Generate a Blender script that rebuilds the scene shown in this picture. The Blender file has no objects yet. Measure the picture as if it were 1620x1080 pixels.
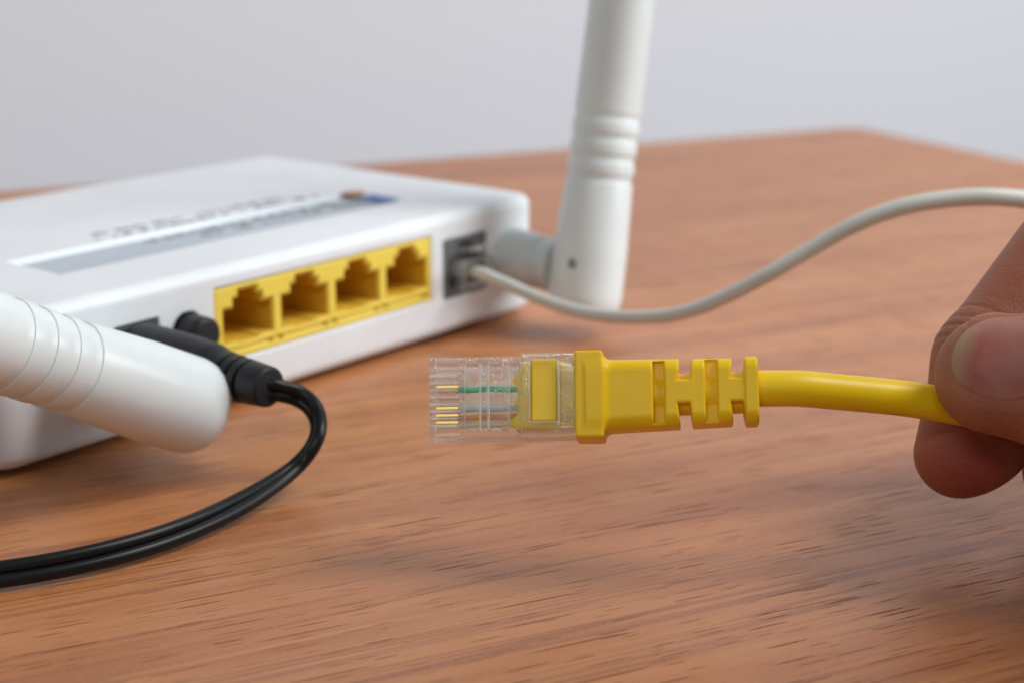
import bpy, bmesh, math, random
import numpy as np
from mathutils import Vector, Matrix

random.seed(4)
rng = np.random.default_rng(4)
SC = bpy.context.scene
COL = SC.collection
MM = 0.001                                   # everything below is measured in millimetres

# ------------------------------------------------------------------ camera
F_PX, PITCH, CAM_H = 2550.0, math.radians(15.69), 88.86
cp, sp = math.cos(PITCH), math.sin(PITCH)
cam_d = bpy.data.cameras.new('camera')
cam = bpy.data.objects.new('camera', cam_d)
COL.objects.link(cam)
cam.location = (0, 0, CAM_H * MM)
cam.rotation_euler = (math.pi / 2 - PITCH, 0, 0)
cam_d.sensor_width = 36.0
cam_d.lens = F_PX / 1620 * 36.0
cam_d.clip_start = 0.01
cam_d.clip_end = 50
cam_d.dof.use_dof = True
cam_d.dof.focus_distance = 0.2135
cam_d.dof.aperture_fstop = cam_d.lens / 3.2
cam_d.dof.aperture_blades = 7
SC.camera = cam

# ------------------------------------------------------------------ world, lamps, exposure
w = bpy.data.worlds.new('World')
SC.world = w
w.use_nodes = True
w.node_tree.nodes['Background'].inputs[0].default_value = (0.84, 0.95, 1.0, 1)
w.node_tree.nodes['Background'].inputs[1].default_value = 0.19


def area(name, loc, target, sx, sy, power, color):
    d = bpy.data.lights.new(name, 'AREA')
    d.shape = 'RECTANGLE'
    d.size, d.size_y, d.energy, d.color = sx, sy, power, color
    o = bpy.data.objects.new(name, d)
    COL.objects.link(o)
    o.location = loc
    o.rotation_euler = (Vector(target) - Vector(loc)).to_track_quat('-Z', 'Y').to_euler()
    return o


area('window_light', (0.95, 0.18, 0.40), (0.0, -0.05, 0.02), 0.60, 0.50, 8.2, (0.84, 0.95, 1.0))
area('ceiling_light', (0.62, 0.25, 0.88), (0.0, 0.25, 0.0), 0.40, 0.40, 6.4, (1.0, 0.98, 0.96))
area('tube_light', (-0.25, -0.50, 0.62), (0.0, 0.22, 0.02), 0.55, 0.05, 1.7, (0.95, 1.0, 0.98))

SC.view_settings.view_transform = 'Standard'
SC.view_settings.look = 'None'
SC.view_settings.exposure = 0.03
SC.view_settings.gamma = 1.0
SC.cycles.max_bounces = 16
SC.cycles.transmission_bounces = 16
SC.cycles.use_denoising = True
SC.cycles.sample_clamp_indirect = 6.0


# ------------------------------------------------------------------ points
def P(u, v, d):
    """World point (mm) seen at photo pixel (u, v) at depth d."""
    x = (u - 810) / F_PX * d
    up = (540 - v) / F_PX * d
    return np.array([x, d * cp + up * sp, CAM_H - d * sp + up * cp])


YAW = math.radians(38.55)
EV = np.array([math.sin(YAW), math.cos(YAW), 0.0])      # along the router's socket face, to the right
NV = np.array([-math.cos(YAW), math.sin(YAW), 0.0])     # into the router
ZV = np.array([0, 0, 1.0])
CO = np.array([3.99, 338.97, 0.0])                      # right end of the socket face, on the table


KS = 0.93                                               # how far out the held cable and the hand sit
EYE = np.array([0, 0, CAM_H])


def nearer(X):
    return EYE + (np.asarray(X, float) - EYE) * KS


def R(s, n, z):
    return CO + EV * s + NV * n + ZV * z


RM = Matrix(((EV[0], NV[0], 0, CO[0] * MM), (EV[1], NV[1], 0, CO[1] * MM), (0, 0, 1, 0), (0, 0, 0, 1)))


# ------------------------------------------------------------------ scene tree helpers
def empty(name, label, cat, mat=None, loc=None):
    o = bpy.data.objects.new(name, None)
    COL.objects.link(o)
    o.empty_display_size = 0.01
    if mat is not None:
        o.matrix_world = mat
    if loc is not None:
        o.location = [c * MM for c in loc]
    o['label'] = label
    o['category'] = cat
    return o


def link(name, me, mat, parent=None, inv=None):
    """inv: the vertices are in world mm and get moved into the parent's frame."""
    o = bpy.data.objects.new(name, me)
    COL.objects.link(o)
    if mat is not None and not me.materials:
        me.materials.append(mat)
    if parent is not None:
        o.parent = parent
    return o


def mesh_np(name, V, Fq, smooth=True, to=None):
    """V in mm; to: world matrix of the parent when V is given in world mm."""
    V = np.asarray(V, float) * MM
    if to is not None:
        M = np.array(to.inverted())
        V = V @ M[:3, :3].T + M[:3, 3]
    me = bpy.data.meshes.new(name)
    me.from_pydata(V.tolist(), [], [list(map(int, f)) for f in Fq])
    if smooth:
        me.polygons.foreach_set('use_smooth', [True] * len(me.polygons))
    me.update()
    return me


def mesh_quads(name, V, Q, to=None):
    V = np.asarray(V, np.float64) * MM
    if to is not None:
        M = np.array(to.inverted())
        V = V @ M[:3, :3].T + M[:3, 3]
    me = bpy.data.meshes.new(name)
    nv, nq = len(V), len(Q)
    me.vertices.add(nv)
    me.vertices.foreach_set('co', V.astype(np.float32).ravel())
    me.loops.add(nq * 4)
    me.loops.foreach_set('vertex_index', Q.astype(np.int32).ravel())
    me.polygons.add(nq)
    me.polygons.foreach_set('loop_start', np.arange(0, nq * 4, 4, dtype=np.int32))
    me.polygons.foreach_set('use_smooth', np.ones(nq, bool))
    me.update(calc_edges=True)
    return me


# ------------------------------------------------------------------ signed distance modelling
def surface_nets(sdf, lo, hi, h, block=8, margin=1.15, project=2):
    """Mesh of sdf < 0 in the box lo..hi with cell size h (mm)."""
    lo = np.asarray(lo, float)
    n = np.ceil((np.asarray(hi, float) - lo) / h).astype(int)
    nb = -(-n // block)
    n = nb * block
    G = np.full(n + 1, 1.0, np.float32)
    bi = np.stack(np.meshgrid(*[np.arange(k) for k in nb], indexing='ij'), -1).reshape(-1, 3)
    ctr = lo + (bi + .5) * block * h
    dc = sdf(ctr)
    rad = block * h * math.sqrt(3) / 2 * margin
    loc = np.stack(np.meshgrid(*[np.arange(block + 1)] * 3, indexing='ij'), -1).reshape(-1, 3)
    for b in bi[dc < -rad]:
        s = tuple(slice(x * block, x * block + block + 1) for x in b)
        G[s] = -1.0
    act = bi[np.abs(dc) <= rad]
    for c0 in range(0, len(act), 600):
        ch = act[c0:c0 + 600]
        idx = ch[:, None, :] * block + loc[None]
        d = sdf((lo + idx.reshape(-1, 3) * h)).astype(np.float32)
        ii = idx.reshape(-1, 3)
        G[ii[:, 0], ii[:, 1], ii[:, 2]] = d
    S = G < 0
    cs = np.zeros(tuple(n), np.uint8)
    for dx in (0, 1):
        for dy in (0, 1):
            for dz in (0, 1):
                cs += S[dx:n[0] + dx, dy:n[1] + dy, dz:n[2] + dz]
    cell = (cs > 0) & (cs < 8)
    ci = np.argwhere(cell)
    vid = np.full(tuple(n), -1, np.int64)
    vid[cell] = np.arange(len(ci))
    acc = np.zeros((len(ci), 3))
    cnt = np.zeros(len(ci))
    corners = [(a, b, c) for a in (0, 1) for b in (0, 1) for c in (0, 1)]
    for a in corners:
        for ax in range(3):
            if a[ax] == 1:
                continue
            b = list(a)
            b[ax] = 1
            ga = G[ci[:, 0] + a[0], ci[:, 1] + a[1], ci[:, 2] + a[2]].astype(float)
            gb = G[ci[:, 0] + b[0], ci[:, 1] + b[1], ci[:, 2] + b[2]].astype(float)
            m = (ga < 0) != (gb < 0)
            t = np.where(m, ga / np.where(m, ga - gb, 1), 0)
            p = np.array(a, float)[None].repeat(len(ci), 0)
            p[:, ax] += t
            acc[m] += p[m]
            cnt[m] += 1
    V = lo + (ci + acc / cnt[:, None]) * h
    quads = []
    for ax in range(3):
        u, v = (ax + 1) % 3, (ax + 2) % 3
        sl0 = [slice(1, k) for k in n]
        sl0[ax] = slice(0, n[ax])
        sl1 = list(sl0)
        sl1[ax] = slice(1, n[ax] + 1)
        A, B = S[tuple(sl0)], S[tuple(sl1)]
        for flip in (False, True):
            e = np.argwhere((A & ~B) if not flip else (~A & B))
            if not len(e):
                continue
            off = np.ones(3, int)
            off[ax] = 0
            e = e + off
            q = []
            for du, dv in ((-1, -1), (0, -1), (0, 0), (-1, 0)):
                c = e.copy()
                c[:, u] += du
                c[:, v] += dv
                q.append(vid[c[:, 0], c[:, 1], c[:, 2]])
            q = np.stack(q, 1)
            if flip:
                q = q[:, ::-1]
            quads.append(q)
    Q = np.concatenate(quads)
    Q = Q[(Q >= 0).all(1)]
    for _ in range(project):
        eps = h * .2
        d0 = sdf(V)
        g = np.stack([sdf(V + np.eye(3)[k] * eps) - sdf(V - np.eye(3)[k] * eps) for k in range(3)], 1) / (2 * eps)
        gl = (g * g).sum(1)
        ok = gl > .2
        st = np.where(ok, d0 / np.maximum(gl, .2), 0)
        st = np.clip(st, -.4 * h, .4 * h)
        V = V - g * st[:, None]
    return V, Q


def sd_box(p, c, half, r=0.0):
    q = np.abs(p - np.asarray(c, float)) - (np.asarray(half, float) - r)
    return np.sqrt((np.maximum(q, 0) ** 2).sum(1)) + np.minimum(q.max(1), 0) - r


def sd_span(p, x, y, z, r=0.0):
    c = [(a + b) / 2 for a, b in (x, y, z)]
    h = [abs(b - a) / 2 for a, b in (x, y, z)]
    return sd_box(p, c, h, r)


def sd_cyl(p, c, axis, rad, half, r=0.0):
    c = np.asarray(c, float)
    o = [k for k in range(3) if k != axis]
    q = p - c
    a = np.hypot(q[:, o[0]], q[:, o[1]]) - rad + r
    b = np.abs(q[:, axis]) - half + r
    return np.minimum(np.maximum(a, b), 0) + np.hypot(np.maximum(a, 0), np.maximum(b, 0)) - r


def smin(a, b, k):
    h = np.clip(.5 + .5 * (b - a) / k, 0, 1)
    return b * (1 - h) + a * h - k * h * (1 - h)


def smax(a, b, k):
    return -smin(-a, -b, k)


def sd_rrect2(x, y, hx, hy, r):
    qx, qy = np.abs(x) - hx + r, np.abs(y) - hy + r
    return np.hypot(np.maximum(qx, 0), np.maximum(qy, 0)) + np.minimum(np.maximum(qx, qy), 0) - r


def sd_bone(p, a, b, ra, rb, nrm=None, k=1.0):
    a = np.asarray(a, float)
    b = np.asarray(b, float)
    if nrm is not None and k != 1:
        q = p + ((p - a) @ nrm)[:, None] * nrm[None] * (k - 1)
        bb = b + ((b - a) @ nrm) * nrm * (k - 1)
    else:
        q, bb = p, b
    ab = bb - a
    t = np.clip(((q - a) @ ab) / (ab @ ab), 0, 1)
    d = np.linalg.norm(q - a - t[:, None] * ab, axis=1) - (ra + (rb - ra) * t)
    return d / (1 + (k - 1) * .5)


# ------------------------------------------------------------------ tubes and lathes
def spline(pts, per=10):
    pts = np.asarray(pts, float)
    ext = np.vstack([2 * pts[0] - pts[1], pts, 2 * pts[-1] - pts[-2]])
    out = []
    for i in range(1, len(ext) - 2):
        p0, p1, p2, p3 = ext[i - 1:i + 3]
        for t in np.linspace(0, 1, per, endpoint=False):
            out.append(.5 * ((2 * p1) + (-p0 + p2) * t + (2 * p0 - 5 * p1 + 4 * p2 - p3) * t * t + (-p0 + 3 * p1 - 3 * p2 + p3) * t ** 3))
    out.append(pts[-1])
    return np.array(out)


def tube(path, rad, seg=20, caps=True):
    path = np.asarray(path, float)
    m = len(path)
    rad = np.broadcast_to(np.asarray(rad, float), (m,))
    T = np.gradient(path, axis=0)
    T /= np.linalg.norm(T, axis=1)[:, None]
    up = np.array([0, 0, 1.0]) if abs(T[0][2]) < .9 else np.array([1.0, 0, 0])
    V = []
    nrm = up - T[0] * (up @ T[0])
    nrm /= np.linalg.norm(nrm)
    for i in range(m):
        nrm = nrm - T[i] * (nrm @ T[i])
        nrm /= np.linalg.norm(nrm)
        bi = np.cross(T[i], nrm)
        for k in range(seg):
            a = 2 * math.pi * k / seg
            V.append(path[i] + rad[i] * (math.cos(a) * nrm + math.sin(a) * bi))
    Fs = []
    for i in range(m - 1):
        for k in range(seg):
            k2 = (k + 1) % seg
            Fs.append((i * seg + k, i * seg + k2, (i + 1) * seg + k2, (i + 1) * seg + k))
    if caps:
        Fs.append(tuple(range(seg))[::-1])
        Fs.append(tuple((m - 1) * seg + k for k in range(seg)))
    return np.array(V), Fs


def lathe(prof, origin, axis, seg=40):
    """prof: list of (distance along axis, radius)."""
    axis = np.asarray(axis, float) / np.linalg.norm(axis)
    up = np.array([0, 0, 1.0]) if abs(axis[2]) < .9 else np.array([1.0, 0, 0])
    a1 = up - axis * (up @ axis)
    a1 /= np.linalg.norm(a1)
    a2 = np.cross(axis, a1)
    V, Fs = [], []
    for x, r in prof:
        for k in range(seg):
            t = 2 * math.pi * k / seg
            V.append(np.asarray(origin, float) + axis * x + max(r, 1e-4) * (math.cos(t) * a1 + math.sin(t) * a2))
    for i in range(len(prof) - 1):
        for k in range(seg):
            k2 = (k + 1) % seg
            Fs.append((i * seg + k, i * seg + k2, (i + 1) * seg + k2, (i + 1) * seg + k))
    Fs.append(tuple(range(seg))[::-1])
    Fs.append(tuple((len(prof) - 1) * seg + k for k in range(seg)))
    return np.array(V), Fs


def fillet(prof, r=.3, n=4):
    """round the corners of a lathe profile"""
    out = [prof[0]]
    for i in range(1, len(prof) - 1):
        a, b, c = (np.array(prof[j], float) for j in (i - 1, i, i + 1))
        la, lc = np.linalg.norm(a - b), np.linalg.norm(c - b)
        rr = min(r, la * .45, lc * .45)
        p, q = b + (a - b) / la * rr, b + (c - b) / lc * rr
        for t in np.linspace(0, 1, n):
            out.append(tuple((1 - t) ** 2 * p + 2 * t * (1 - t) * b + t * t * q))
    out.append(prof[-1])
    return out


def boxes(lst):
    """axis-aligned boxes [(x0,x1,y0,y1,z0,z1)] as one vertex/face list"""
    V, Fs = [], []
    for x0, x1, y0, y1, z0, z1 in lst:
        b = len(V)
        V += [(x0, y0, z0), (x1, y0, z0), (x1, y1, z0), (x0, y1, z0), (x0, y0, z1), (x1, y0, z1), (x1, y1, z1), (x0, y1, z1)]
        Fs += [tuple(b + i for i in f) for f in ((0, 3, 2, 1), (4, 5, 6, 7), (0, 1, 5, 4), (1, 2, 6, 5), (2, 3, 7, 6), (3, 0, 4, 7))]
    return V, Fs


# ------------------------------------------------------------------ materials
def srgb(r, g, b):
    f = lambda c: (c / 12.92 if c <= .04045 else ((c + .055) / 1.055) ** 2.4)
    return (f(r / 255), f(g / 255), f(b / 255), 1)


class NT:
    def __init__(s, name):
        s.m = bpy.data.materials.new(name)
        s.m.use_nodes = True
        s.t = s.m.node_tree
        s.b = s.t.nodes['Principled BSDF']

    def n(s, typ, **kw):
        nd = s.t.nodes.new(typ)
        for k, v in kw.items():
            if k.startswith('i_'):
                nd.inputs[k[2:].replace('_', ' ')].default_value = v
            else:
                setattr(nd, k, v)
        return nd

    def l(s, a, b):
        s.t.links.new(a, b)

    def coord(s, scale=(1, 1, 1), rot=(0, 0, 0), loc=(0, 0, 0)):
        tc = s.n('ShaderNodeTexCoord')
        mp = s.n('ShaderNodeMapping')
        mp.inputs['Scale'].default_value = scale
        mp.inputs['Rotation'].default_value = rot
        mp.inputs['Location'].default_value = loc
        s.l(tc.outputs['Object'], mp.inputs['Vector'])
        return mp.outputs['Vector']

    def noise(s, vec, scale, detail=3, rough=.55, dist=0.0):
        nd = s.n('ShaderNodeTexNoise')
        nd.inputs['Scale'].default_value = scale
        nd.inputs['Detail'].default_value = detail
        nd.inputs['Roughness'].default_value = rough
        nd.inputs['Distortion'].default_value = dist
        s.l(vec, nd.inputs['Vector'])
        return nd.outputs['Fac']

    def ramp(s, fac, stops, interp='LINEAR'):
        nd = s.n('ShaderNodeValToRGB')
        nd.color_ramp.interpolation = interp
        e = nd.color_ramp.elements
        while len(e) < len(stops):
            e.new(.5)
        for el, (p, c) in zip(e, stops):
            el.position = p
            el.color = c if len(c) == 4 else (*c, 1)
        s.l(fac, nd.inputs['Fac'])
        return nd.outputs['Color']

    def mix(s, fac, a, b, mode='MIX'):
        nd = s.n('ShaderNodeMix')
        nd.data_type = 'RGBA'
        nd.blend_type = mode
        for sock, v in ((nd.inputs[0], fac), (nd.inputs[6], a), (nd.inputs[7], b)):
            if hasattr(v, 'is_linked'):
                s.l(v, sock)
            else:
                sock.default_value = v
        return nd.outputs[2]

    def math(s, op, a, b=0.0):
        nd = s.n('ShaderNodeMath', operation=op)
        for sock, v in ((nd.inputs[0], a), (nd.inputs[1], b)):
            if hasattr(v, 'is_linked'):
                s.l(v, sock)
            else:
                sock.default_value = v
        return nd.outputs[0]

    def bump(s, height, strength, dist):
        nd = s.n('ShaderNodeBump')
        nd.inputs['Strength'].default_value = strength
        nd.inputs['Distance'].default_value = dist
        s.l(height, nd.inputs['Height'])
        s.l(nd.outputs['Normal'], s.b.inputs['Normal'])
        return nd


def plastic(name, col, rough=.4, spec=.5, sss=0.0, grain=0.15, var=.06, gscale=2500):
    m = NT(name)
    v = m.coord()
    big = m.noise(v, 60, 3)
    c2 = tuple(c * (1 - var) for c in col[:3]) + (1,)
    m.l(m.mix(m.ramp(big, [(.35, (0, 0, 0)), (.65, (1, 1, 1))]), col, c2), m.b.inputs['Base Color'])
    r = m.n('ShaderNodeMapRange')
    r.inputs['To Min'].default_value = rough - .06
    r.inputs['To Max'].default_value = rough + .08
    m.l(m.noise(v, 350, 4), r.inputs['Value'])
    m.l(r.outputs['Result'], m.b.inputs['Roughness'])
    m.b.inputs['Specular IOR Level'].default_value = spec
    if sss:
        m.b.inputs['Subsurface Weight'].default_value = sss
        m.b.inputs['Subsurface Radius'].default_value = (1, .8, .5)
        m.b.inputs['Subsurface Scale'].default_value = .0008
    if grain:
        m.bump(m.noise(v, gscale, 2), grain, .00006)
    return m.m


M = {}
M['shell'] = plastic('white_shell_plastic', (.80, .82, .85, 1), .42, .5, grain=.12)
M['antenna'] = plastic('white_antenna_plastic', (.77, .81, .81, 1), .30, .5, sss=.15, grain=.05)
M['neck'] = plastic('grey_white_plastic', (.60, .64, .63, 1), .4)
M['yellow_port'] = plastic('yellow_port_plastic', (.86, .65, .08, 1), .45)
M['shaded_port'] = plastic('shaded_port_plastic', (.72, .43, .03, 1), .5)  # the block's yellow plastic, with the shade inside the sockets put into its colour
M['yellow'] = plastic('yellow_rubber', (.93, .60, .008, 1), .42, .3, sss=.12, grain=.25, var=.10, gscale=1400)
M['jacket'] = plastic('yellow_cable_jacket', (.93, .62, .008, 1), .38, .35, sss=.10, grain=.12, var=.06)
M['black'] = plastic('black_rubber', (.010, .011, .014, 1), .45, .35, grain=.2)
M['black_gloss'] = plastic('black_cable_vinyl', (.006, .006, .007, 1), .34, .28, grain=.08)
M['socket'] = plastic('dark_grey_socket', (.05, .052, .055, 1), .5)
M['phone_socket'] = plastic('grey_socket', (.13, .135, .14, 1), .5)
M['cord'] = plastic('off_white_cord', (.62, .62, .57, 1), .38, .45, sss=.1, grain=.08)
M['print'] = plastic('grey_print_ink', (.10, .11, .13, 1), .5, grain=0)
M['blue'] = plastic('blue_print_ink', (.07, .18, .60, 1), .5, grain=0)
M['brown'] = plastic('brown_print_ink', (.55, .26, .13, 1), .5, grain=0)
M['sticker'] = plastic('grey_sticker', (.46, .51, .57, 1), .35, grain=0)
M['hole'] = plastic('pin_metal', (.25, .26, .27, 1), .4, grain=0)
M['green_wire'] = plastic('green_wire_insulation', (.015, .58, .30, 1), .35, grain=0, var=.3)
M['white_wire'] = plastic('grey_blue_wire_insulation', (.62, .74, .76, 1), .35, grain=0, var=.2)
M['orange_wire'] = plastic('orange_wire_insulation', (.95, .36, .04, 1), .35, grain=0, var=.2)
M['pale_wire'] = plastic('pale_wire_insulation', (.92, .78, .50, 1), .35, grain=0, var=.2)

g_ = NT('gold_contact')
g_.b.inputs['Base Color'].default_value = (.86, .60, .20, 1)
g_.b.inputs['Metallic'].default_value = .8
g_.b.inputs['Roughness'].default_value = .42
g_.bump(g_.noise(g_.coord(), 3000, 2), .2, .00004)
M['gold'] = g_.m

g_ = NT('clear_polycarbonate')
g_.b.inputs['Base Color'].default_value = (.985, .99, .98, 1)
g_.b.inputs['Transmission Weight'].default_value = 1
g_.b.inputs['IOR'].default_value = 1.46
r_ = g_.n('ShaderNodeMapRange')
r_.inputs['To Min'].default_value = .0
r_.inputs['To Max'].default_value = .10
g_.l(g_.noise(g_.coord(), 700, 3), r_.inputs['Value'])
g_.l(r_.outputs['Result'], g_.b.inputs['Roughness'])
g_.bump(g_.noise(g_.coord(), 520, 3), .30, .0002)
# thin moulded walls let most light straight through
tr_ = g_.n('ShaderNodeBsdfTransparent')
tr_.inputs['Color'].default_value = (.97, .98, .97, 1)
gl_ = g_.n('ShaderNodeBsdfGlossy')
gl_.inputs['Roughness'].default_value = .06
lw_ = g_.n('ShaderNodeLayerWeight')
fr_ = g_.math('ADD', g_.math('MULTIPLY', g_.math('POWER', lw_.outputs['Facing'], 4.0), .9), .05)
mx_ = g_.n('ShaderNodeMixShader')
g_.l(fr_, mx_.inputs[0])
g_.l(tr_.outputs[0], mx_.inputs[1])
g_.l(gl_.outputs[0], mx_.inputs[2])
mo_ = g_.n('ShaderNodeMixShader')
mo_.inputs[0].default_value = .60
g_.l(g_.b.outputs[0], mo_.inputs[1])
g_.l(mx_.outputs[0], mo_.inputs[2])
# moulding haze of the plastic; its white also stands in for ceiling reflections
hz_ = g_.n('ShaderNodeBsdfTranslucent')
hz_.inputs['Color'].default_value = (.96, .97, .96, 1)
hd_ = g_.n('ShaderNodeBsdfDiffuse')
hd_.inputs['Color'].default_value = (.96, .97, .96, 1)
hm_ = g_.n('ShaderNodeMixShader')
g_.l(hz_.outputs[0], hm_.inputs[1])
g_.l(hd_.outputs[0], hm_.inputs[2])
mh_ = g_.n('ShaderNodeMixShader')
hr_ = g_.n('ShaderNodeMapRange')
hr_.inputs['From Min'].default_value = .35
hr_.inputs['From Max'].default_value = .75
hr_.inputs['To Min'].default_value = .02
hr_.inputs['To Max'].default_value = .10
g_.l(g_.noise(g_.coord(), 420, 4), hr_.inputs['Value'])
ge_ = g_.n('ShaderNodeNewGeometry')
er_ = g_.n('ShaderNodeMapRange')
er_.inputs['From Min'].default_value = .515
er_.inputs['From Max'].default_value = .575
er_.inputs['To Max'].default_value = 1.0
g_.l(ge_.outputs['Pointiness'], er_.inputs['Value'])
g_.l(g_.math('ADD', hr_.outputs['Result'], er_.outputs['Result']), mh_.inputs[0])   # convex edges whitened: bright highlight lines painted into the surface
g_.l(mo_.outputs[0], mh_.inputs[1])
g_.l(hm_.outputs[0], mh_.inputs[2])
g_.l(mh_.outputs[0], g_.t.nodes['Material Output'].inputs['Surface'])
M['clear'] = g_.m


def wood():
    m = NT('wood_grain_laminate')
    # object x runs along the grain
    v_s = m.coord((1.0, 14, 1))
    v_f = m.coord((3.0, 60, 1))
    wob = m.noise(m.coord((4, 18, 1)), 2.2, 2)
    broad = m.noise(v_s, 6.5, 5, .6, .6)
    fine = m.noise(v_f, 11, 5, .65, .3)
    base = m.ramp(broad, [(.30, srgb(150, 82, 43)), (.46, srgb(176, 106, 59)), (.58, srgb(190, 123, 73)), (.72, srgb(170, 97, 53))])
    col = m.mix(m.ramp(fine, [(.42, (0, 0, 0)), (.70, (.22, .22, .22))]), base, srgb(146, 82, 46))
    # long dark lines of the grain
    lines = m.noise(m.coord((1.1, 62, 1)), 3.6, 2, .45, .15)
    lm = m.ramp(lines, [(.47, (0, 0, 0)), (.495, (.72, .72, .72)), (.515, (0, 0, 0)), (.585, (0, 0, 0)), (.603, (.62, .62, .62)), (.62, (0, 0, 0))])
    col = m.mix(lm, col, srgb(122, 60, 36))
    # short pores
    clus = m.ramp(m.noise(m.coord((1.5, 34, 1), loc=(3, 1, 0)), 5.5, 3), [(.40, (0, 0, 0)), (.56, (1, 1, 1))])
    def dashes(sx, sy, loc, rad, keep):
        """short separate pores: one elongated dash in some of the cells of a stretched cell pattern"""
        wv = m.coord((sx, sy, 0.001), loc=loc)
        vo = m.n('ShaderNodeTexVoronoi', voronoi_dimensions='2D', feature='F1')
        vo.inputs['Scale'].default_value = 1.0
        m.l(wv, vo.inputs['Vector'])
        sepc = m.n('ShaderNodeSeparateColor')
        m.l(vo.outputs['Color'], sepc.inputs['Color'])
        on = m.math('GREATER_THAN', sepc.outputs[0], 1 - keep)
        size = m.math('MULTIPLY', m.math('ADD', sepc.outputs[1], .45), rad)
        d = m.math('SUBTRACT', 1.0, m.math('DIVIDE', vo.outputs['Distance'], size))
        d = m.math('MINIMUM', m.math('MAXIMUM', m.math('MULTIPLY', d, 4.5), 0.0), 1.0)
        return m.math('MULTIPLY', d, on)

    p1 = dashes(62, 980, (0, 0, 0), .17, .55)
    p2 = dashes(30, 760, (3.3, 7.1, 0), .15, .28)
    p3 = dashes(110, 1250, (1.7, 2.9, 0), .20, .28)
    pf = m.math('MULTIPLY', p1, m.math('ADD', m.math('MULTIPLY', clus, .95), .05))
    pf = m.math('MAXIMUM', pf, m.math('MULTIPLY', p2, .8))
    pf = m.math('MAXIMUM', pf, m.math('MULTIPLY', p3, .6))
    pfs = m.math('MULTIPLY', pf, .74)
    col = m.mix(pfs, col, srgb(84, 38, 20))
    speck = m.noise(m.coord((260, 900, 1)), 5, 3, .7)
    col = m.mix(m.ramp(speck, [(.35, (.0, .0, .0)), (.72, (.40, .40, .40))]), col, srgb(208, 146, 92))
    m.l(col, m.b.inputs['Base Color'])
    rr = m.n('ShaderNodeMapRange')
    rr.inputs['To Min'].default_value = .36
    rr.inputs['To Max'].default_value = .50
    m.l(fine, rr.inputs['Value'])
    m.l(rr.outputs['Result'], m.b.inputs['Roughness'])
    m.l(m.math('MULTIPLY', m.math('SUBTRACT', 1.0, m.math('MULTIPLY', pf, .9)), .85), m.b.inputs['Specular IOR Level'])
    orange = m.noise(m.coord((200, 500, 1)), 8, 3)
    hgt = m.math('SUBTRACT', m.math('MULTIPLY', orange, .5), m.math('MULTIPLY', pf, .5))
    m.bump(hgt, .28, .00006)
    return m.m


M['wood'] = wood()

m_ = NT('painted_wall')
v_ = m_.coord()
m_.l(m_.mix(m_.noise(v_, 3, 3), (.80, .762, .80, 1), (.77, .735, .775, 1)), m_.b.inputs['Base Color'])
m_.b.inputs['Roughness'].default_value = .8
m_.bump(m_.noise(v_, 300, 4), .2, .0004)
M['wall'] = m_.m


def skin():
    m = NT('skin')
    v = m.coord()
    blot = m.noise(v, 110, 4, .6)
    fine = m.noise(v, 900, 3)
    col = m.ramp(blot, [(.30, (.33, .12, .062, 1)), (.50, (.37, .145, .075, 1)), (.70, (.41, .18, .09, 1))])
    col = m.mix(m.math('MULTIPLY', fine, .35), col, (.27, .10, .06, 1))
    # redder finger pads: vertex colour painted where blood shows under the skin
    at = m.n('ShaderNodeAttribute', attribute_name='flush')
    col = m.mix(at.outputs['Fac'], col, (.30, .048, .034, 1))
    m.l(col, m.b.inputs['Base Color'])
    m.b.inputs['Roughness'].default_value = .5
    m.b.inputs['Specular IOR Level'].default_value = .3
    m.b.inputs['Subsurface Weight'].default_value = .35
    m.b.inputs['Subsurface Radius'].default_value = (1, .35, .2)
    m.b.inputs['Subsurface Scale'].default_value = .0018
    vor = m.n('ShaderNodeTexVoronoi', feature='DISTANCE_TO_EDGE')
    vor.inputs['Scale'].default_value = 1500
    m.l(m.coord((1, 1, .55)), vor.inputs['Vector'])
    h1 = m.math('MULTIPLY', m.ramp(vor.outputs['Distance'], [(.0, (0, 0, 0)), (.12, (1, 1, 1))]), .5)
    h = m.math('ADD', h1, m.math('MULTIPLY', m.noise(m.coord((1, 1, 3)), 420, 4, .65), 1.3))
    m.bump(h, .55, .00016)
    return m.m


M['skin'] = skin()


def nail():
    m = NT('fingernail')
    tip = m.n('ShaderNodeAttribute', attribute_name='free_edge')
    blot = m.noise(m.coord(), 130, 3)
    base = m.ramp(blot, [(.38, (.37, .18, .14, 1)), (.66, (.36, .10, .08, 1))])
    col = m.mix(tip.outputs['Fac'], base, (.38, .24, .14, 1))
    m.l(col, m.b.inputs['Base Color'])
    m.b.inputs['Roughness'].default_value = .42
    m.b.inputs['Specular IOR Level'].default_value = .3
    m.b.inputs['Subsurface Weight'].default_value = .2
    m.b.inputs['Subsurface Scale'].default_value = .001
    m.bump(m.noise(m.coord(), 500, 3), .15, .0001)
    return m.m


M['nail'] = nail()

# ------------------------------------------------------------------ wall
TA = math.radians(25.5)
TU = np.array([math.cos(TA), math.sin(TA), 0])      # along the back edge of the table
TV = np.array([-math.sin(TA), math.cos(TA), 0])
edge0 = np.array([-156.0, 486.0, 0])
v_back = edge0 @ TV
u_right = np.array([173.0, 541.0, 0]) @ TU


def T(u, v, z):
    return TU * u + TV * v + ZV * z


TM = Matrix(((TU[0], TV[0], 0, 0), (TU[1], TV[1], 0, 0), (0, 0, 1, 0), (0, 0, 0, 1)))
V, Fq = boxes([(-1500, 1700, v_back + 170, v_back + 200, -700, 1300)])
wall = link('wall', mesh_np('wall', V, Fq, False), M['wall'])
wall.matrix_world = TM
wall['kind'] = 'structure'

# ------------------------------------------------------------------ table
table = empty('table', 'orange brown wood grain table carrying the router and cords', 'table', TM)


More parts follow.
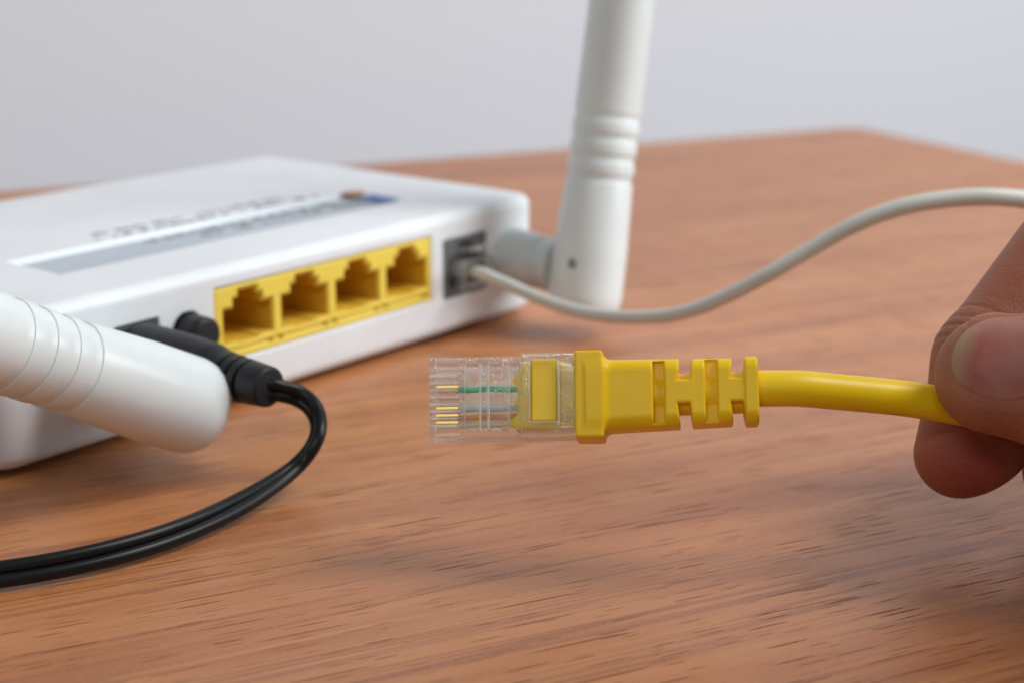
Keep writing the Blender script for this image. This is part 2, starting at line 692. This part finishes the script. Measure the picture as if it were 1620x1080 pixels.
def rounded_outline(x0, x1, y0, y1, r, n=6):
    pts = []
    for cx, cy, a0 in ((x1 - r, y1 - r, 0), (x0 + r, y1 - r, 90), (x0 + r, y0 + r, 180), (x1 - r, y0 + r, 270)):
        for k in range(n + 1):
            a = math.radians(a0 + 90 * k / n)
            pts.append((cx + r * math.cos(a), cy + r * math.sin(a)))
    return pts


def slab(x0, x1, y0, y1, z0, z1, r, br):
    V, Fs = [], []
    prof = [(z0, 0), (z1 - br, 0)] + [(z1 - br + br * math.sin(a), br - br * math.cos(a)) for a in np.linspace(.2, math.pi / 2, 6)]
    for z, ins in prof:
        V += [(x, y, z) for x, y in rounded_outline(x0 + ins, x1 - ins, y0 + ins, y1 - ins, max(r - ins, .2))]
    n = len(rounded_outline(0, 1, 0, 1, .1))
    for i in range(len(prof) - 1):
        for k in range(n):
            Fs.append((i * n + k, i * n + (k + 1) % n, (i + 1) * n + (k + 1) % n, (i + 1) * n + k))
    Fs.append(tuple(range(n))[::-1])
    Fs.append(tuple((len(prof) - 1) * n + k for k in range(n)))
    return V, Fs


V, Fq = slab(u_right - 1250, u_right, v_back - 640, v_back, -25, 0, 9, 1.5)
me = mesh_np('tabletop', V, Fq, False)
link('tabletop', me, M['wood'], table)
for lx in (u_right - 60, u_right - 1190):
    for ly in (v_back - 60, v_back - 580):
        V, Fq = boxes([(lx - 22, lx + 22, ly - 22, ly + 22, -700, -25.3)])
        link('leg', mesh_np('table_leg', V, Fq, False), M['wood'], table)

# ------------------------------------------------------------------ router
router = empty('wifi_router', 'white wireless router with yellow port block and two stubby antennas lying on the table', 'router', RM)
S0, S1, N1, ZT = -134.0, 2.6, 84.0, 26.0


def sd_shell(p):
    s, n, z = p[:, 0], p[:, 1], p[:, 2]
    cx, cy, cz = (S0 + S1) / 2, N1 / 2, (1.2 + ZT) / 2
    d2 = sd_rrect2(s - cx, n - cy, (S1 - S0) / 2, N1 / 2, 5.0)
    # slight draft towards the top and rounded rims
    dz = np.abs(z - cz) - (ZT - 1.2) / 2
    r = 2.2
    a, b = d2 + r, dz + r
    d = np.minimum(np.maximum(a, b), 0) + np.hypot(np.maximum(a, 0), np.maximum(b, 0)) - r
    for sx, nx, zx in (((-88.9, -32.1), (-2, 13), (9.05, 22.3)), ((-110.2, -101.0), (-2, 9), (9.8, 20.0)), ((-28.5, -14.7), (-2, 13), (8.4, 20.6))):
        d = np.maximum(d, -sd_span(p, sx, nx, zx))
    d = np.maximum(d, -sd_cyl(p, (-94.9, 0, 16.3), 1, 3.35, 6))
    # label recess in the lid
    d = np.maximum(d, -sd_span(p, (-107.5, -22), (17.3, 32.5), (25.0, 30), .3))
    return d


V, Q = surface_nets(sd_shell, (S0 - 2, -2, 0), (S1 + 2, N1 + 2, ZT + 2), .42)
link('shell', mesh_quads('router_shell', V, Q), M['shell'], router)
for fx in (S0 + 12, S1 - 12):
    for fy in (12, N1 - 12):
        V, Fq = lathe(fillet([(0, 4.2), (1.3, 4.2)], .2), (fx, fy, 0.0), (0, 0, 1), 24)
        link('rubber_foot', mesh_np('rubber_foot', V, Fq, False), M['black'], router)

# yellow port block
PC = [-81.0, -67.1, -53.2, -39.3]


def stepped(x, z, o=0.0):
    """2-D profile of a network socket opening, x across, z up"""
    d = np.maximum(np.abs(x) - 5.7, np.abs(z - 15.2) - 2.9)
    d = np.minimum(d, np.maximum(np.abs(x) - 3.3, np.abs(z - 16.0) - 3.8))
    d = np.minimum(d, np.maximum(np.abs(x) - 2.1, np.abs(z - 16.5) - 4.6))
    return d - o


def sd_block(p):
    d = sd_span(p, (-88.75, -32.25), (.15, 12), (9.2, 22.15), .25)
    for c in PC:
        d = np.maximum(d, -np.maximum(stepped(p[:, 0] - c, p[:, 2], .34), p[:, 1] - 20))
    # ledge under the sockets
    d = np.maximum(d, -sd_span(p, (-88.2, -32.8), (-1, .8), (10.2, 11.0), .2))
    for c in PC:
        for o in (5.6, 8.1):
            d = np.maximum(d, -sd_cyl(p, (c + o, 0, 10.5), 1, .5, 2.0))
    return d


V, Q = surface_nets(sd_block, (-90, -.5, 8.5), (-31, 13, 23), .26, margin=1.4)
block = link('port_block', mesh_quads('port_block', V, Q), M['yellow_port'], router)


def sd_port(p):
    d = np.maximum(stepped(p[:, 0], p[:, 2], .30), np.abs(p[:, 1] - 6.2) - 5.8)
    return np.maximum(d, -np.maximum(stepped(p[:, 0], p[:, 2]), p[:, 1] - 11.2))


V, Q = surface_nets(sd_port, (-7, -.2, 11), (7, 12.6, 23), .17, margin=1.4)
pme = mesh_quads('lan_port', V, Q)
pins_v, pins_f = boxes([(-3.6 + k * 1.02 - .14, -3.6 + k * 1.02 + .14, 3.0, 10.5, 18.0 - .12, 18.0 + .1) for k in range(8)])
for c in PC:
    o = link('lan_port', pme, M['shaded_port'], block)
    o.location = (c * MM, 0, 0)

# power socket, button, phone socket
def sd_jack(p):
    d = sd_span(p, (-110.0, -101.2), (.2, 8.8), (10.0, 19.8), .3)
    return np.maximum(d, -sd_cyl(p, (-105.6, 0, 14.9), 1, 3.6, 7))


V, Q = surface_nets(sd_jack, (-111, -.5, 9), (-100, 9.5, 21), .25)
link('power_socket', mesh_quads('power_socket', V, Q), M['socket'], router)
V, Fq = lathe(fillet([(-3, 3.2), (4.6, 3.1), (5.1, 2.6), (5.0, .01)], .4), (-94.9, 0, 16.3), (0, -1, 0), 40)
btn = link('power_button', mesh_np('power_button', V, Fq), M['black'], router)


def sd_phone(p):
    x, z = p[:, 0] + 21.6, p[:, 2]
    d = sd_span(p, (-28.3, -14.9), (.1, 12.5), (8.6, 20.4), .25)
    hole = np.maximum(np.abs(x) - 5.1, np.abs(z - 13.4) - 3.4)
    hole = np.minimum(hole, np.maximum(np.abs(x) - 2.2, np.abs(z - 16) - 3.4))
    return np.maximum(d, -np.maximum(hole, np.abs(p[:, 1] - 3) - 8.5))


V, Q = surface_nets(sd_phone, (-29, -.5, 8), (-14, 13, 21), .25)
link('phone_socket', mesh_quads('phone_socket', V, Q), M['phone_socket'], router)

# print on the lid
V, Fq = boxes([(-106.8, -22.8, 18.0, 31.8, 25.02, 25.12)])
link('label_sticker', mesh_np('label_sticker', V, Fq, False), M['sticker'], router)
marks = []
for n0, s_a, s_b, z0, hh_ in ((28.4, -80, -28, 25.13, 1.9), (25.0, -70, -25, 25.13, 1.5), (34.2, -86, -28, 26.0, 2.0), (38.2, -84, -34, 26.0, 1.7)):
    s = s_a
    while s < s_b:
        wd = random.choice((.35, .5, .8, 1.1))
        if random.random() < .82:
            k = random.random()
            marks.append((s, s + wd, n0, n0 + hh_ * (1 if k < .6 else .6), z0, z0 + .05))
        s += wd + random.choice((.25, .3, .4, 1.3))
V, Fq = boxes(marks)
o = link('printed_text', mesh_np('printed_text', V, Fq, False), M['print'], router)
o['kind'] = 'stuff'
lg = []
n = 27.0
for k in range(5):
    lg.append((-24.6, -20.2, n - 1.15, n, 26.0, 26.05))
    n -= 1.7
V, Fq = boxes(lg)
link('printed_emblem', mesh_np('emblem_letters', V, Fq, False), M['blue'], router)
V, Fq = lathe([(0, 2.6), (.06, 2.6)], (-21.8, 31.0, 26.0), (0, 0, 1), 32)
link('printed_emblem', mesh_np('emblem_disc', V, Fq, False), M['brown'], router)


# antennas
def antenna(hinge, ax, side):
    """hinge: (s, n, z) of the knuckle; ax: direction of the rod in router axes"""
    ax = np.asarray(ax, float) / np.linalg.norm(ax)
    h = np.asarray(hinge, float)
    prof = [(-9.3, .02), (-9.3, 4.4), (-9.0, 5.7), (-8.1, 6.8), (-6.8, 7.4), (-5.2, 7.65), (4, 7.55), (18.2, 6.85)]
    x = 18.2
    for k in range(3):
        prof += [(x, 6.50), (x + 1.7, 6.48), (x + 1.75, 6.80), (x + 4.1, 6.78)]
        x += 4.1
    prof += [(x, 6.52), (x + 1.6, 6.5), (x + 1.65, 6.72), (x + 60, 6.35), (x + 120, 5.6), (x + 123, 4.8), (x + 124, 2.9), (x + 124.4, .02)]
    V, Fq = lathe(fillet(prof, .22, 4), h, ax, 64)
    rod = link('antenna', mesh_np('antenna_rod', V, Fq), M['antenna'], router)
    rod.data.set_sharp_from_angle(angle=math.radians(28))
    nv = np.array([0, 1.0, 0])
    V, Fq = lathe(fillet([(-.5, 6.4), (1.6, 6.3), (8.2, 5.5), (8.6, 4.9), (9.3, 4.9), (9.6, 5.6), (12.8, 5.6), (12.9, .02)], .5), (h[0], 0, h[2]), -nv, 40)
    nk = link('antenna_neck', mesh_np('antenna_neck', V, Fq), M['neck'], rod)
    nk.data.set_sharp_from_angle(angle=math.radians(40))
    if side < 0:
        return rod
    V, Fq = lathe(fillet([(-.4, 1.1), (.25, 1.1), (.3, .02)], .1), h + np.array([-ax[2], 0, ax[0]]) * 7.35 + ax * 1.5 + np.array([0, -1.2, 0]), (-ax[2], 0, ax[0]), 20)
    link('hinge_pin', mesh_np('hinge_pin', V, Fq), M['hole'], rod)
    return rod


antenna((-6.6, -20, 13.6), (.19, 0, .98), 1)
antenna((-117.2, -20, 14.2), (-.885, 0, .466), -1)

# ------------------------------------------------------------------ power cord
pc = empty('power_cord', 'black power plug and twin wire cord curving from the router socket across the table', 'power cord', loc=R(-105.5, 0, 0))
bpy.context.view_layer.update()
po = R(-105.5, 0, 15.0)
V, Fq = lathe(fillet([(-6, 2.6), (.3, 2.6), (.4, 5.0), (3, 5.1), (12, 5.0), (18.5, 4.6), (20.6, 3.4), (21.4, 3.1), (21.6, .02)], 1.0, 5), po, -NV, 44)
body = link('plug_body', mesh_np('plug_body', V, Fq, True, pc.matrix_world), M['black'], pc)
prof = [(20.0, 2.3)]
x = 20.9
for k, r in enumerate((3.9, 3.75, 3.6)):
    prof += [(x, 2.7), (x, r), (x + 1.35, r - .05), (x + 1.35, 2.7)]
    x += 2.05
prof += [(x, 2.7), (x, 3.5), (x + 4.0, 3.2), (x + 4.3, 2.9), (x + 4.3, .02)]
V, Fq = lathe(fillet(prof, .25, 4), po, -NV, 44)
o = link('strain_relief', mesh_np('strain_relief', V, Fq, True, pc.matrix_world), M['black'], pc)
o.data.set_sharp_from_angle(angle=math.radians(45))
def on_table(u, v, z):
    a = P(u, v, 1.0) - EYE
    return EYE + a * (z - CAM_H) / a[2]


path = [po - NV * 28.5, po - NV * 31.5 - ZV * .3, P(468, 622, 251), P(493, 640, 250), P(505, 664, 249), P(501, 697, 245.5),
        on_table(475, 733, 4.2), on_table(430, 766, 3.0), on_table(380, 797, 2.4), on_table(300, 836, 2.2), on_table(200, 869, 2.2), on_table(90, 894, 2.2), on_table(-20, 911, 2.2), on_table(-200, 930, 2.2), on_table(-420, 935, 2.2), np.array([-150.0, 165, 2.2]), np.array([-230.0, 90, 2.2]), np.array([-262.0, -60, 2.2]),
        np.array([-262.0, -180, 2.2])]
path = spline(path, 12)
for _ in range(60):
    path[3:-3] = .25 * path[2:-4] + .5 * path[3:-3] + .25 * path[4:-2]
path[:, 2] = np.maximum(path[:, 2], 1.85)
m_ = len(path)
T_ = np.gradient(path, axis=0)
T_ /= np.linalg.norm(T_, axis=1)[:, None]
off = np.cross(T_, np.array([0, -cp, sp]))          # the two wires lie side by side in a plane tilted up from the table
off /= np.linalg.norm(off, axis=1)[:, None]
side_ = np.cross(T_, off)
k_ = np.arange(m_) / (m_ - 1.0)
tw = np.radians(18 + 50 * np.exp(-((k_ - .30) / .13) ** 2))[:, None]
off = off * np.cos(tw) + side_ * np.sin(tw)
for sgn in (1, -1):
    V, Fq = tube(path + off * sgn * .88, .97, 20)
    link('wire', mesh_np('power_wire', V, Fq, True, pc.matrix_world), M['black_gloss'], pc)

# ------------------------------------------------------------------ phone cord
ph = empty('phone_cable', 'thin off white phone cable plugged into the grey socket and arching to the right', 'cable', loc=R(-21.6, 0, 0))
bpy.context.view_layer.update()


def sd_rj11(p):
    d = sd_span(p, (-26.4, -16.8), (-3.6, 9), (10.4, 16.5), .35)
    d = np.maximum(d, -sd_span(p, (-25.4, -17.8), (-6, -1.6), (11.4, 15.5), .2))
    lever = sd_box(p - np.outer((p[:, 1]), [0, 0, -.18]), (-21.6, 0, 18.0), (1.8, 5.0, .5), .2)
    return np.minimum(d, lever)


V, Q = surface_nets(sd_rj11, (-28, -6, 9), (-15, 10, 20), .22, margin=1.4)
V = CO + V[:, :1] * EV + V[:, 1:2] * NV + V[:, 2:] * ZV
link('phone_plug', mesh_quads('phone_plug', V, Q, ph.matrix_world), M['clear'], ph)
pts = [R(-21.6, 5, 13.4), R(-21.6, -2, 13.4), P(760, 432, 320), P(800, 449, 315), P(850, 471, 310), P(905, 490, 303), P(960, 500, 297), P(1015, 502, 292), P(1075, 496, 287),
       P(1140, 473, 283), P(1210, 437, 279), P(1290, 390, 277), P(1360, 352, 275), P(1430, 327, 274), P(1500, 315, 274), P(1570, 312, 274), P(1640, 319, 275), P(1720, 338, 277), P(1850, 390, 280), P(2000, 455, 285),
       P(2250, 500, 300), P(2500, 500, 315), np.array([262.0, 300, 3.0]), np.array([330.0, 280, 2.0])]
path = spline(pts, 8)
rad = np.interp(np.linspace(0, 1, len(path)), [0, .35, .6, .75, 1], [1.2, 1.25, 1.5, 1.6, 1.6])
V, Fq = tube(path, rad, 24)
link('cord', mesh_np('phone_cord', V, Fq, True, ph.matrix_world), M['cord'], ph)

# ------------------------------------------------------------------ ethernet cable
cam_r = np.array([1.0, 0, 0])
cam_u = np.array([0, sp, cp])
cam_b = np.array([0, -cp, sp])                     # towards the camera
CB = np.stack([cam_r, cam_u, cam_b])               # rows


def from_cam(v):
    return v[0] * cam_r + v[1] * cam_u + v[2] * cam_b


xa = np.array([math.cos(math.radians(6)), .024, math.sin(math.radians(6))])
za = np.array([-math.sin(math.radians(7)), math.sin(math.radians(10.4)), .98])
xa /= np.linalg.norm(xa)
za -= xa * (za @ xa)
za /= np.linalg.norm(za)
ya = np.cross(za, xa)
XA, YA, ZA = from_cam(xa), from_cam(ya), from_cam(za)
PO = nearer(P(677.5, 628.5, 229.5))                          # middle of the plug's front end, contact face


def L(p):
    p = np.asarray(p, float)
    return PO + KS * (p[..., :1] * XA + p[..., 1:2] * YA + p[..., 2:3] * ZA)


EM = Matrix(((XA[0], YA[0], ZA[0], PO[0] * MM), (XA[1], YA[1], ZA[1], PO[1] * MM), (XA[2], YA[2], ZA[2], PO[2] * MM), (0, 0, 0, 1))) @ Matrix.Scale(KS, 4)
eth = empty('network_cable', 'yellow network cable with clear plastic plug and ribbed yellow boot held between the fingers', 'cable', EM)

PIN_Y = [3.57 - 1.02 * k for k in range(8)]


def sd_plug(p):
    x, y, z = p[:, 0], p[:, 1], p[:, 2]
    d = sd_span(p, (0, 21.4), (-5.75, 5.75), (-6.6, 0), .22)
    d = np.minimum(d, sd_span(p, (13.3, 21.4), (-6.0, 6.0), (-6.9, .35), .2))
    # contact slots
    for py in PIN_Y:
        d = np.maximum(d, -sd_span(p, (-1, 4.55), (py - .30, py + .30), (-2.4, 1), .05))
    # pockets in the corners of the nose
    for s in (1, -1):
        d = np.maximum(d, -sd_span(p, (1.2, 4.4), (s * 4.35, s * 5.2), (-1.6, 1), .1))
    # shallow steps across the contact face
    d = np.maximum(d, -sd_span(p, (5.35, 7.3), (-4.7, 4.9), (-.65, 1), .2))
    d = np.maximum(d, -sd_span(p, (7.6, 8.4), (-4.7, 4.9), (-.40, 1), .15))
    d = np.maximum(d, -sd_span(p, (8.8, 10.5), (-4.7, 4.9), (-.75, 1), .2))
    d = np.maximum(d, -sd_span(p, (11.7, 12.9), (-4.7, 4.9), (-.60, 1), .2))
    # wire chamber and cable chamber
    d = np.maximum(d, -sd_span(p, (4.9, 13.6), (-4.5, 4.5), (-4.4, -1.25), .15))
    d = np.maximum(d, -sd_span(p, (12.9, 24), (-4.9, 5.0), (-5.5, -.80), .3))
    # strain relief bar pressed in from the contact face
    d = np.maximum(d, -sd_span(p, (14.6, 18.4), (-3.7, 5.2), (-1.2, 2), .12))
    d = np.maximum(d, -sd_span(p, (18.8, 20.9), (-4.6, 4.9), (-.12, 2), .1))
    d = np.maximum(d, -np.maximum(np.abs(np.hypot(x - 19.75, y + 3.2) - .65) - .10, -.3 - z))
    # latch lever on the far side
    lev = sd_span(p + np.outer(np.clip(p[:, 0] - 1.5, 0, 30), [0, 0, .16]), (1.2, 15.5), (-3.0, 3.0), (-8.0, -6.9), .3)
    lev = np.minimum(lev, sd_span(p, (.8, 3.2), (-3.0, 3.0), (-7.6, -6.2), .3))
    return smin(d, lev, .3)


V, Q = surface_nets(sd_plug, (-.5, -6.6, -11.5), (22, 6.6, 1.0), .105, margin=1.3)
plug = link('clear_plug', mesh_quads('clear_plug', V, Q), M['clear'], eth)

V, Fq = boxes([(1.15, 4.35, -.18, .18, -2.3, -.12)])
bm = bmesh.new()
me = mesh_np('gold_contact', V, Fq, False)
bm.from_mesh(me)
bmesh.ops.bevel(bm, geom=bm.edges[:], offset=.00007, segments=2, affect='EDGES')
bm.to_mesh(me)
bm.free()
for k in (2, 5, 6, 7):
    o = link('gold_contact', me, M['gold'], plug)
    o.location = (0, PIN_Y[k] * MM, 0)


def wire(name, mat, y0, y1, z, x1=15.5, r=.43, wig=.06):
    xs = np.linspace(3.9, x1, 16)
    ph_ = random.random() * 6
    pts = [(x, y0 + (y1 - y0) * max(0, (x - 9) / 6) + wig * math.sin(x * 1.1 + ph_), z - .5 * max(0, (x - 10) / 5)) for x in xs]
    V, Fq = tube(pts, r, 16)
    o = link('wire', mesh_np(name, V, Fq), mat, eth)
    o['label'] = name.replace('_', ' ') + ' inside the clear plug'


wire('green_wire', M['green_wire'], PIN_Y[2] - .22, PIN_Y[2] - .25, -1.8)
wire('grey_wire', M['white_wire'], PIN_Y[5], PIN_Y[5] + .2, -1.9)
wire('orange_wire', M['orange_wire'], PIN_Y[6] - .15, PIN_Y[6] + .1, -1.95)
wire('pale_wire', M['pale_wire'], PIN_Y[7] - .2, PIN_Y[7] + .3, -2.05)


def sd_jk(p):
    x, y, z = p[:, 0], p[:, 1], p[:, 2]
    # flattened jacket end with ragged points
    edge = np.interp(y, [-4.9, -3.6, -2.6, -1.6, -.9, .2, 1.6, 2.2, 4.2, 5], [12.6, 11.2, 12.6, 12.9, 12.2, 13.0, 12.4, 11.9, 13.3, 13.6])
    d = sd_span(p, (9.5, 23), (-4.8, 4.9), (-5.4, -.86), .7)
    d = np.minimum(d, sd_span(p, (14.75, 18.25), (-3.62, 5.12), (-2.5, -.14), .18))
    return np.maximum(d, (edge - x) * .5)


V, Q = surface_nets(sd_jk, (9, -5.5, -6), (23.5, 5.5, 0), .16, margin=1.5)
link('jacket_end', mesh_quads('jacket_end', V, Q), M['jacket'], eth)


def sd_boot(p):
    x = p[:, 0]
    cy, cz = 0.35 * np.clip((x - 25) / 22, 0, 1), -3.3
    y, z = p[:, 1] - cy, p[:, 2] - cz
    # flange
    fl = sd_span(p, (20.9, 24.9), (-6.15, 6.15), (-7.6, .95), .35)
    # tapering body
    t = np.clip((x - 24.5) / 22, 0, 1)
    hy = 5.05 - .50 * t
    hz = 3.95 - .35 * t
    body = np.maximum(sd_rrect2(y, z, hy, hz, 1.9), np.maximum(23 - x, x - 44.8))
    end = np.maximum(sd_rrect2(y, z, 4.75, 3.9, 1.9), np.maximum(44.6 - x, x - 46.6))
    end = np.maximum(end, sd_rrect2(y, z, 4.75, 3.9, 1.9) + np.abs(x - 45.6) - .75)
    d = smin(smin(fl, body, 1.3), end, .15)
    core = np.maximum(np.hypot(y, z) - 2.95, np.maximum(24 - x, x - 46.5))
    cut = np.full(len(p), 1e3)
    for x0, x1 in ((31.9, 33.5), (39.2, 40.9)):
        w = .12 * np.abs(z)
        cut = np.minimum(cut, np.maximum(np.maximum(x0 - x, x - x1), np.maximum(np.abs(y) - 4.35, 2.3 - np.abs(z))))
    for x0, x1 in ((35.5, 37.2), (42.9, 44.6)):
        sl = .12 * np.abs(y)
        c1 = np.maximum(x0 - x + sl - .4, x - x1 - sl + .4)
        cut = np.minimum(cut, np.maximum(c1, 1.65 - np.abs(y)))
    d = smax(d, -cut, .35)
    d = np.minimum(d, core)
    hole = np.maximum(sd_rrect2(p[:, 1], p[:, 2] + 3.3, 5.9, 3.5, .4), x - 21.5)
    return np.maximum(d, -hole)


V, Q = surface_nets(sd_boot, (20, -7, -9), (47.5, 7, 2), .17, margin=1.4)
link('ribbed_boot', mesh_quads('ribbed_boot', V, Q), M['yellow'], eth)

e0 = L([44.5, .85, -3.3])
e1 = L([48.0, .82, -3.3])
pts = [e0, e1] + [nearer(q) for q in (P(1265, 614.2, 228), P(1315, 618.5, 229), P(1360, 622.5, 230), P(1410, 627.5, 231), P(1460, 634, 232), P(1510, 642.5, 233), P(1560, 652, 233.5), P(1640, 668, 234),
       P(1760, 692, 235), P(1950, 735, 235), P(2300, 790, 234), P(2700, 830, 236), P(3200, 850, 240), P(3900, 850, 245))]
path = spline(pts, 9)
path[:, 2] = np.maximum(path[:, 2], 2.7)
V, Fq = tube(path, 2.62 * KS * .98, 28)
link('cord', mesh_np('network_cord', V, Fq, True, eth.matrix_world), M['jacket'], eth)

# ------------------------------------------------------------------ hand
person = empty('person', 'bare right hand pinching the yellow cable between thumb and forefinger', 'person', loc=nearer(P(1600, 640, 238)))
bpy.context.view_layer.update()
TB = [P(1577, 592, 225), P(1860, 628, 215), P(2190, 690, 205), P(2480, 630, 192)]
t_ax = TB[1] - TB[0]
t_ax /= np.linalg.norm(t_ax)
nn = from_cam(np.array([-.10, .30, .95]))
nn -= t_ax * (nn @ t_ax)
nn /= np.linalg.norm(nn)
t_side = np.cross(nn, t_ax)

IX = [P(1518, 717, 241), P(1564, 570, 242.5), P(1850, 205, 256), P(2260, -30, 250)]
MD = [P(1692, 742, 244), P(1740, 610, 249), P(2000, 250, 266), P(2350, 60, 250)]
RG = [P(1815, 725, 238), P(1900, 600, 248), P(2140, 330, 272), P(2430, 200, 248)]
LT = [P(1920, 735, 226), P(2030, 610, 245), P(2240, 410, 274), P(2540, 480, 254)]
WR = np.array([112.0, 142.0, 60.0])
FA = np.array([165.0, -100.0, 74.0])


def chain(p, pts, rad, k=2.2, nrm=None, flat=None):
    d = None
    for i in range(len(pts) - 1):
        b = sd_bone(p, pts[i], pts[i + 1], rad[i], rad[i + 1], nrm if (flat and flat[i] != 1) else None, flat[i] if flat else 1.0)
        d = b if d is None else smin(d, b, k)
    return d


def U(x, y, z):
    return EYE + (np.array([x, y, z], float) - EYE) / KS


LT = [U(92, 203, 8.0), U(77, 193, 9.0), U(79, 178, 13.5), U(120, 182, 34)]
HEEL = U(84, 157, 17.5)
NS = 1.0 if t_side @ cam_u > 0 else -1.0


def nail_uv(p):
    q = p - TB[0]
    return q @ t_ax, q @ t_side, q @ nn       # along (to the hand), across, outwards


def nail_outline(a, s):
    """<0 inside the thumb nail outline"""
    return sd_rrect2(a - 2.6 - NS * .12 * (s - 1.3), s - NS * 1.3, 8.4, 6.7, 6.5)


def thumb_base(p):
    d = sd_bone(p, TB[0], TB[0] + t_ax * 9, 8.55, 8.9, nn, 1.34)
    d = smin(d, sd_bone(p, TB[0] + t_ax * 8, TB[1], 8.4, 8.9, nn, 1.12), 3)
    return d


def sd_hand(p):
    d = thumb_base(p)
    # knuckle of the thumb and its ball
    d = smin(d, chain(p, TB[1:], [9.0, 11.5, 15]), 3)
    a, s, o = nail_uv(p)
    out = nail_outline(a, s)
    up = o > 0
    base = d.copy()
    rim = .30 * np.exp(-((out - 1.2) / 1.0) ** 2) * np.where(a > -4.5, 1, .25)
    bed = -.30 * np.clip(-out / .9, 0, 1)
    d = np.where(up, d - np.where(out > 0, rim, 0) - np.where(out <= 0, bed, 0) * 1.0, d)
    # creases over the thumb knuckle
    for ca in (24.5, 26.2, 28.0):
        d = d + .28 * np.exp(-((a - ca - .3 * np.sin(s * .8)) / .35) ** 2) * np.clip(o / 3, 0, 1)
    f = chain(p, IX, [6.7, 8.0, 9.7, 11.5], 2.0)
    f = smin(f, sd_bone(p, P(1556, 694, 241), P(1585, 620, 242.5), 7.0, 7.4), 2.5)
    # joint creases on the forefinger
    ia = (p - IX[1]) @ ((IX[2] - IX[1]) / np.linalg.norm(IX[2] - IX[1]))
    for ca, w_, dp in ((-2.6, .28, .22), (-.6, .3, .30), (1.2, .25, .2), (3.6, .3, .2)):
        f = f + dp * np.exp(-((ia - ca) / w_) ** 2)
    m = chain(p, MD, [6.9, 7.8, 9.4, 11.5], 2.0)
    r = chain(p, RG, [6.7, 7.5, 9.0, 11.0], 2.0)
    l = chain(p, LT, [5.8, 6.4, 7.8, 10.0], 2.0)
    d2 = smin(smin(f, m, .8), smin(r, l, .8), .8)
    palm = sd_bone(p, IX[3], WR, 14, 19)
    for q in (MD[3], RG[3], LT[3]):
        palm = smin(palm, sd_bone(p, q, WR, 12, 18), 6)
    palm = smin(palm, sd_bone(p, TB[3], WR, 15, 19), 8)
    palm = smin(palm, sd_bone(p, LT[3], HEEL, 12, 17), 8)
    palm = smin(palm, sd_bone(p, HEEL, WR, 17, 20), 8)
    palm = smin(palm, sd_bone(p, WR, FA, 21, 27), 10)
    palm = np.maximum(palm, (p - FA) @ ((FA - WR) / np.linalg.norm(FA - WR)))
    d2 = smin(d2, palm, 5)
    web = smin(d, palm, 7)
    # pressed flat against the cord
    return np.minimum(web, d2)


allp = np.array(TB + IX + MD + RG + LT + [WR, FA])
lo, hi = allp.min(0) - 17, allp.max(0) + 29
V, Q = surface_nets(sd_hand, lo, hi, .46, margin=1.5, project=2)
# finer thumb tip and forefinger are part of the same surface: a soft skin-line displacement
hme = mesh_quads('hand', nearer(V), Q, person.matrix_world)
fl = np.zeros(len(V))
for c, r_, s_ in ((P(1545, 740, 236), 9, .9), (P(1560, 640, 219), 6, .2), (P(1700, 770, 240), 9, .8), (P(1620, 420, 240), 12, .35)):
    fl = np.maximum(fl, s_ * np.exp(-(((V - c) ** 2).sum(1)) / (r_ * r_)))
at = hme.attributes.new('flush', 'FLOAT', 'POINT')
at.data.foreach_set('value', fl.astype(np.float32))
link('hand', hme, M['skin'], person)

# thumb nail: a curved plate that follows the thumb's back
na, ns = 40, 36
Vn, idx = [], {}
aa = np.linspace(-6.4, 12, na)
grid = []
for i, u_ in enumerate(np.linspace(-1, 1, na)):
    for j, v_ in enumerate(np.linspace(-1, 1, ns)):
        # square to rounded outline
        q = np.array([u_ * math.sqrt(1 - v_ * v_ / 2), v_ * math.sqrt(1 - u_ * u_ / 2)])
        sq = np.array([u_, v_])
        k = .95
        c_ = q * k + sq * (1 - k)
        grid.append((2.6 + c_[0] * 8.3 +   .12 * NS * c_[1] * 6.5, NS * 1.3 + c_[1] * 6.55))
grid = np.array(grid)
ptsn = TB[0] + grid[:, :1] * t_ax + grid[:, 1:] * t_side + nn * 14
for _ in range(30):
    d = thumb_base(ptsn)
    ptsn = ptsn - nn * np.clip(d, -1, 1)[:, None] * .8
edge_in = -nail_outline(grid[:, 0], grid[:, 1])
crown = -.10 + .30 * np.clip(edge_in / 2.5, 0, 1)
top = ptsn + nn * crown[:, None]
bot = top - nn * .38
nv = len(top)
Vn = np.vstack([top, bot])
Fn = []
for i in range(na - 1):
    for j in range(ns - 1):
        a, b, c, d = i * ns + j, (i + 1) * ns + j, (i + 1) * ns + j + 1, i * ns + j + 1
        Fn.append((a, b, c, d))
        Fn.append((nv + a, nv + d, nv + c, nv + b))
ring = [i * ns for i in range(na)] + [(na - 1) * ns + j for j in range(1, ns)] + [i * ns + ns - 1 for i in range(na - 2, -1, -1)] + [j for j in range(ns - 2, 0, -1)]
for a, b in zip(ring, ring[1:] + ring[:1]):
    Fn.append((b, a, nv + a, nv + b))
nme = mesh_np('thumbnail', nearer(Vn), Fn, True, person.matrix_world)
fe = np.clip((-grid[:, 0] - 2.0) / 2.6, 0, 1)
fe = np.maximum(fe, np.clip((.7 - edge_in) / .7, 0, 1) * .6)
at = nme.attributes.new('free_edge', 'FLOAT', 'POINT')
at.data.foreach_set('value', np.concatenate([fe, fe]).astype(np.float32))
link('thumbnail', nme, M['nail'], person)
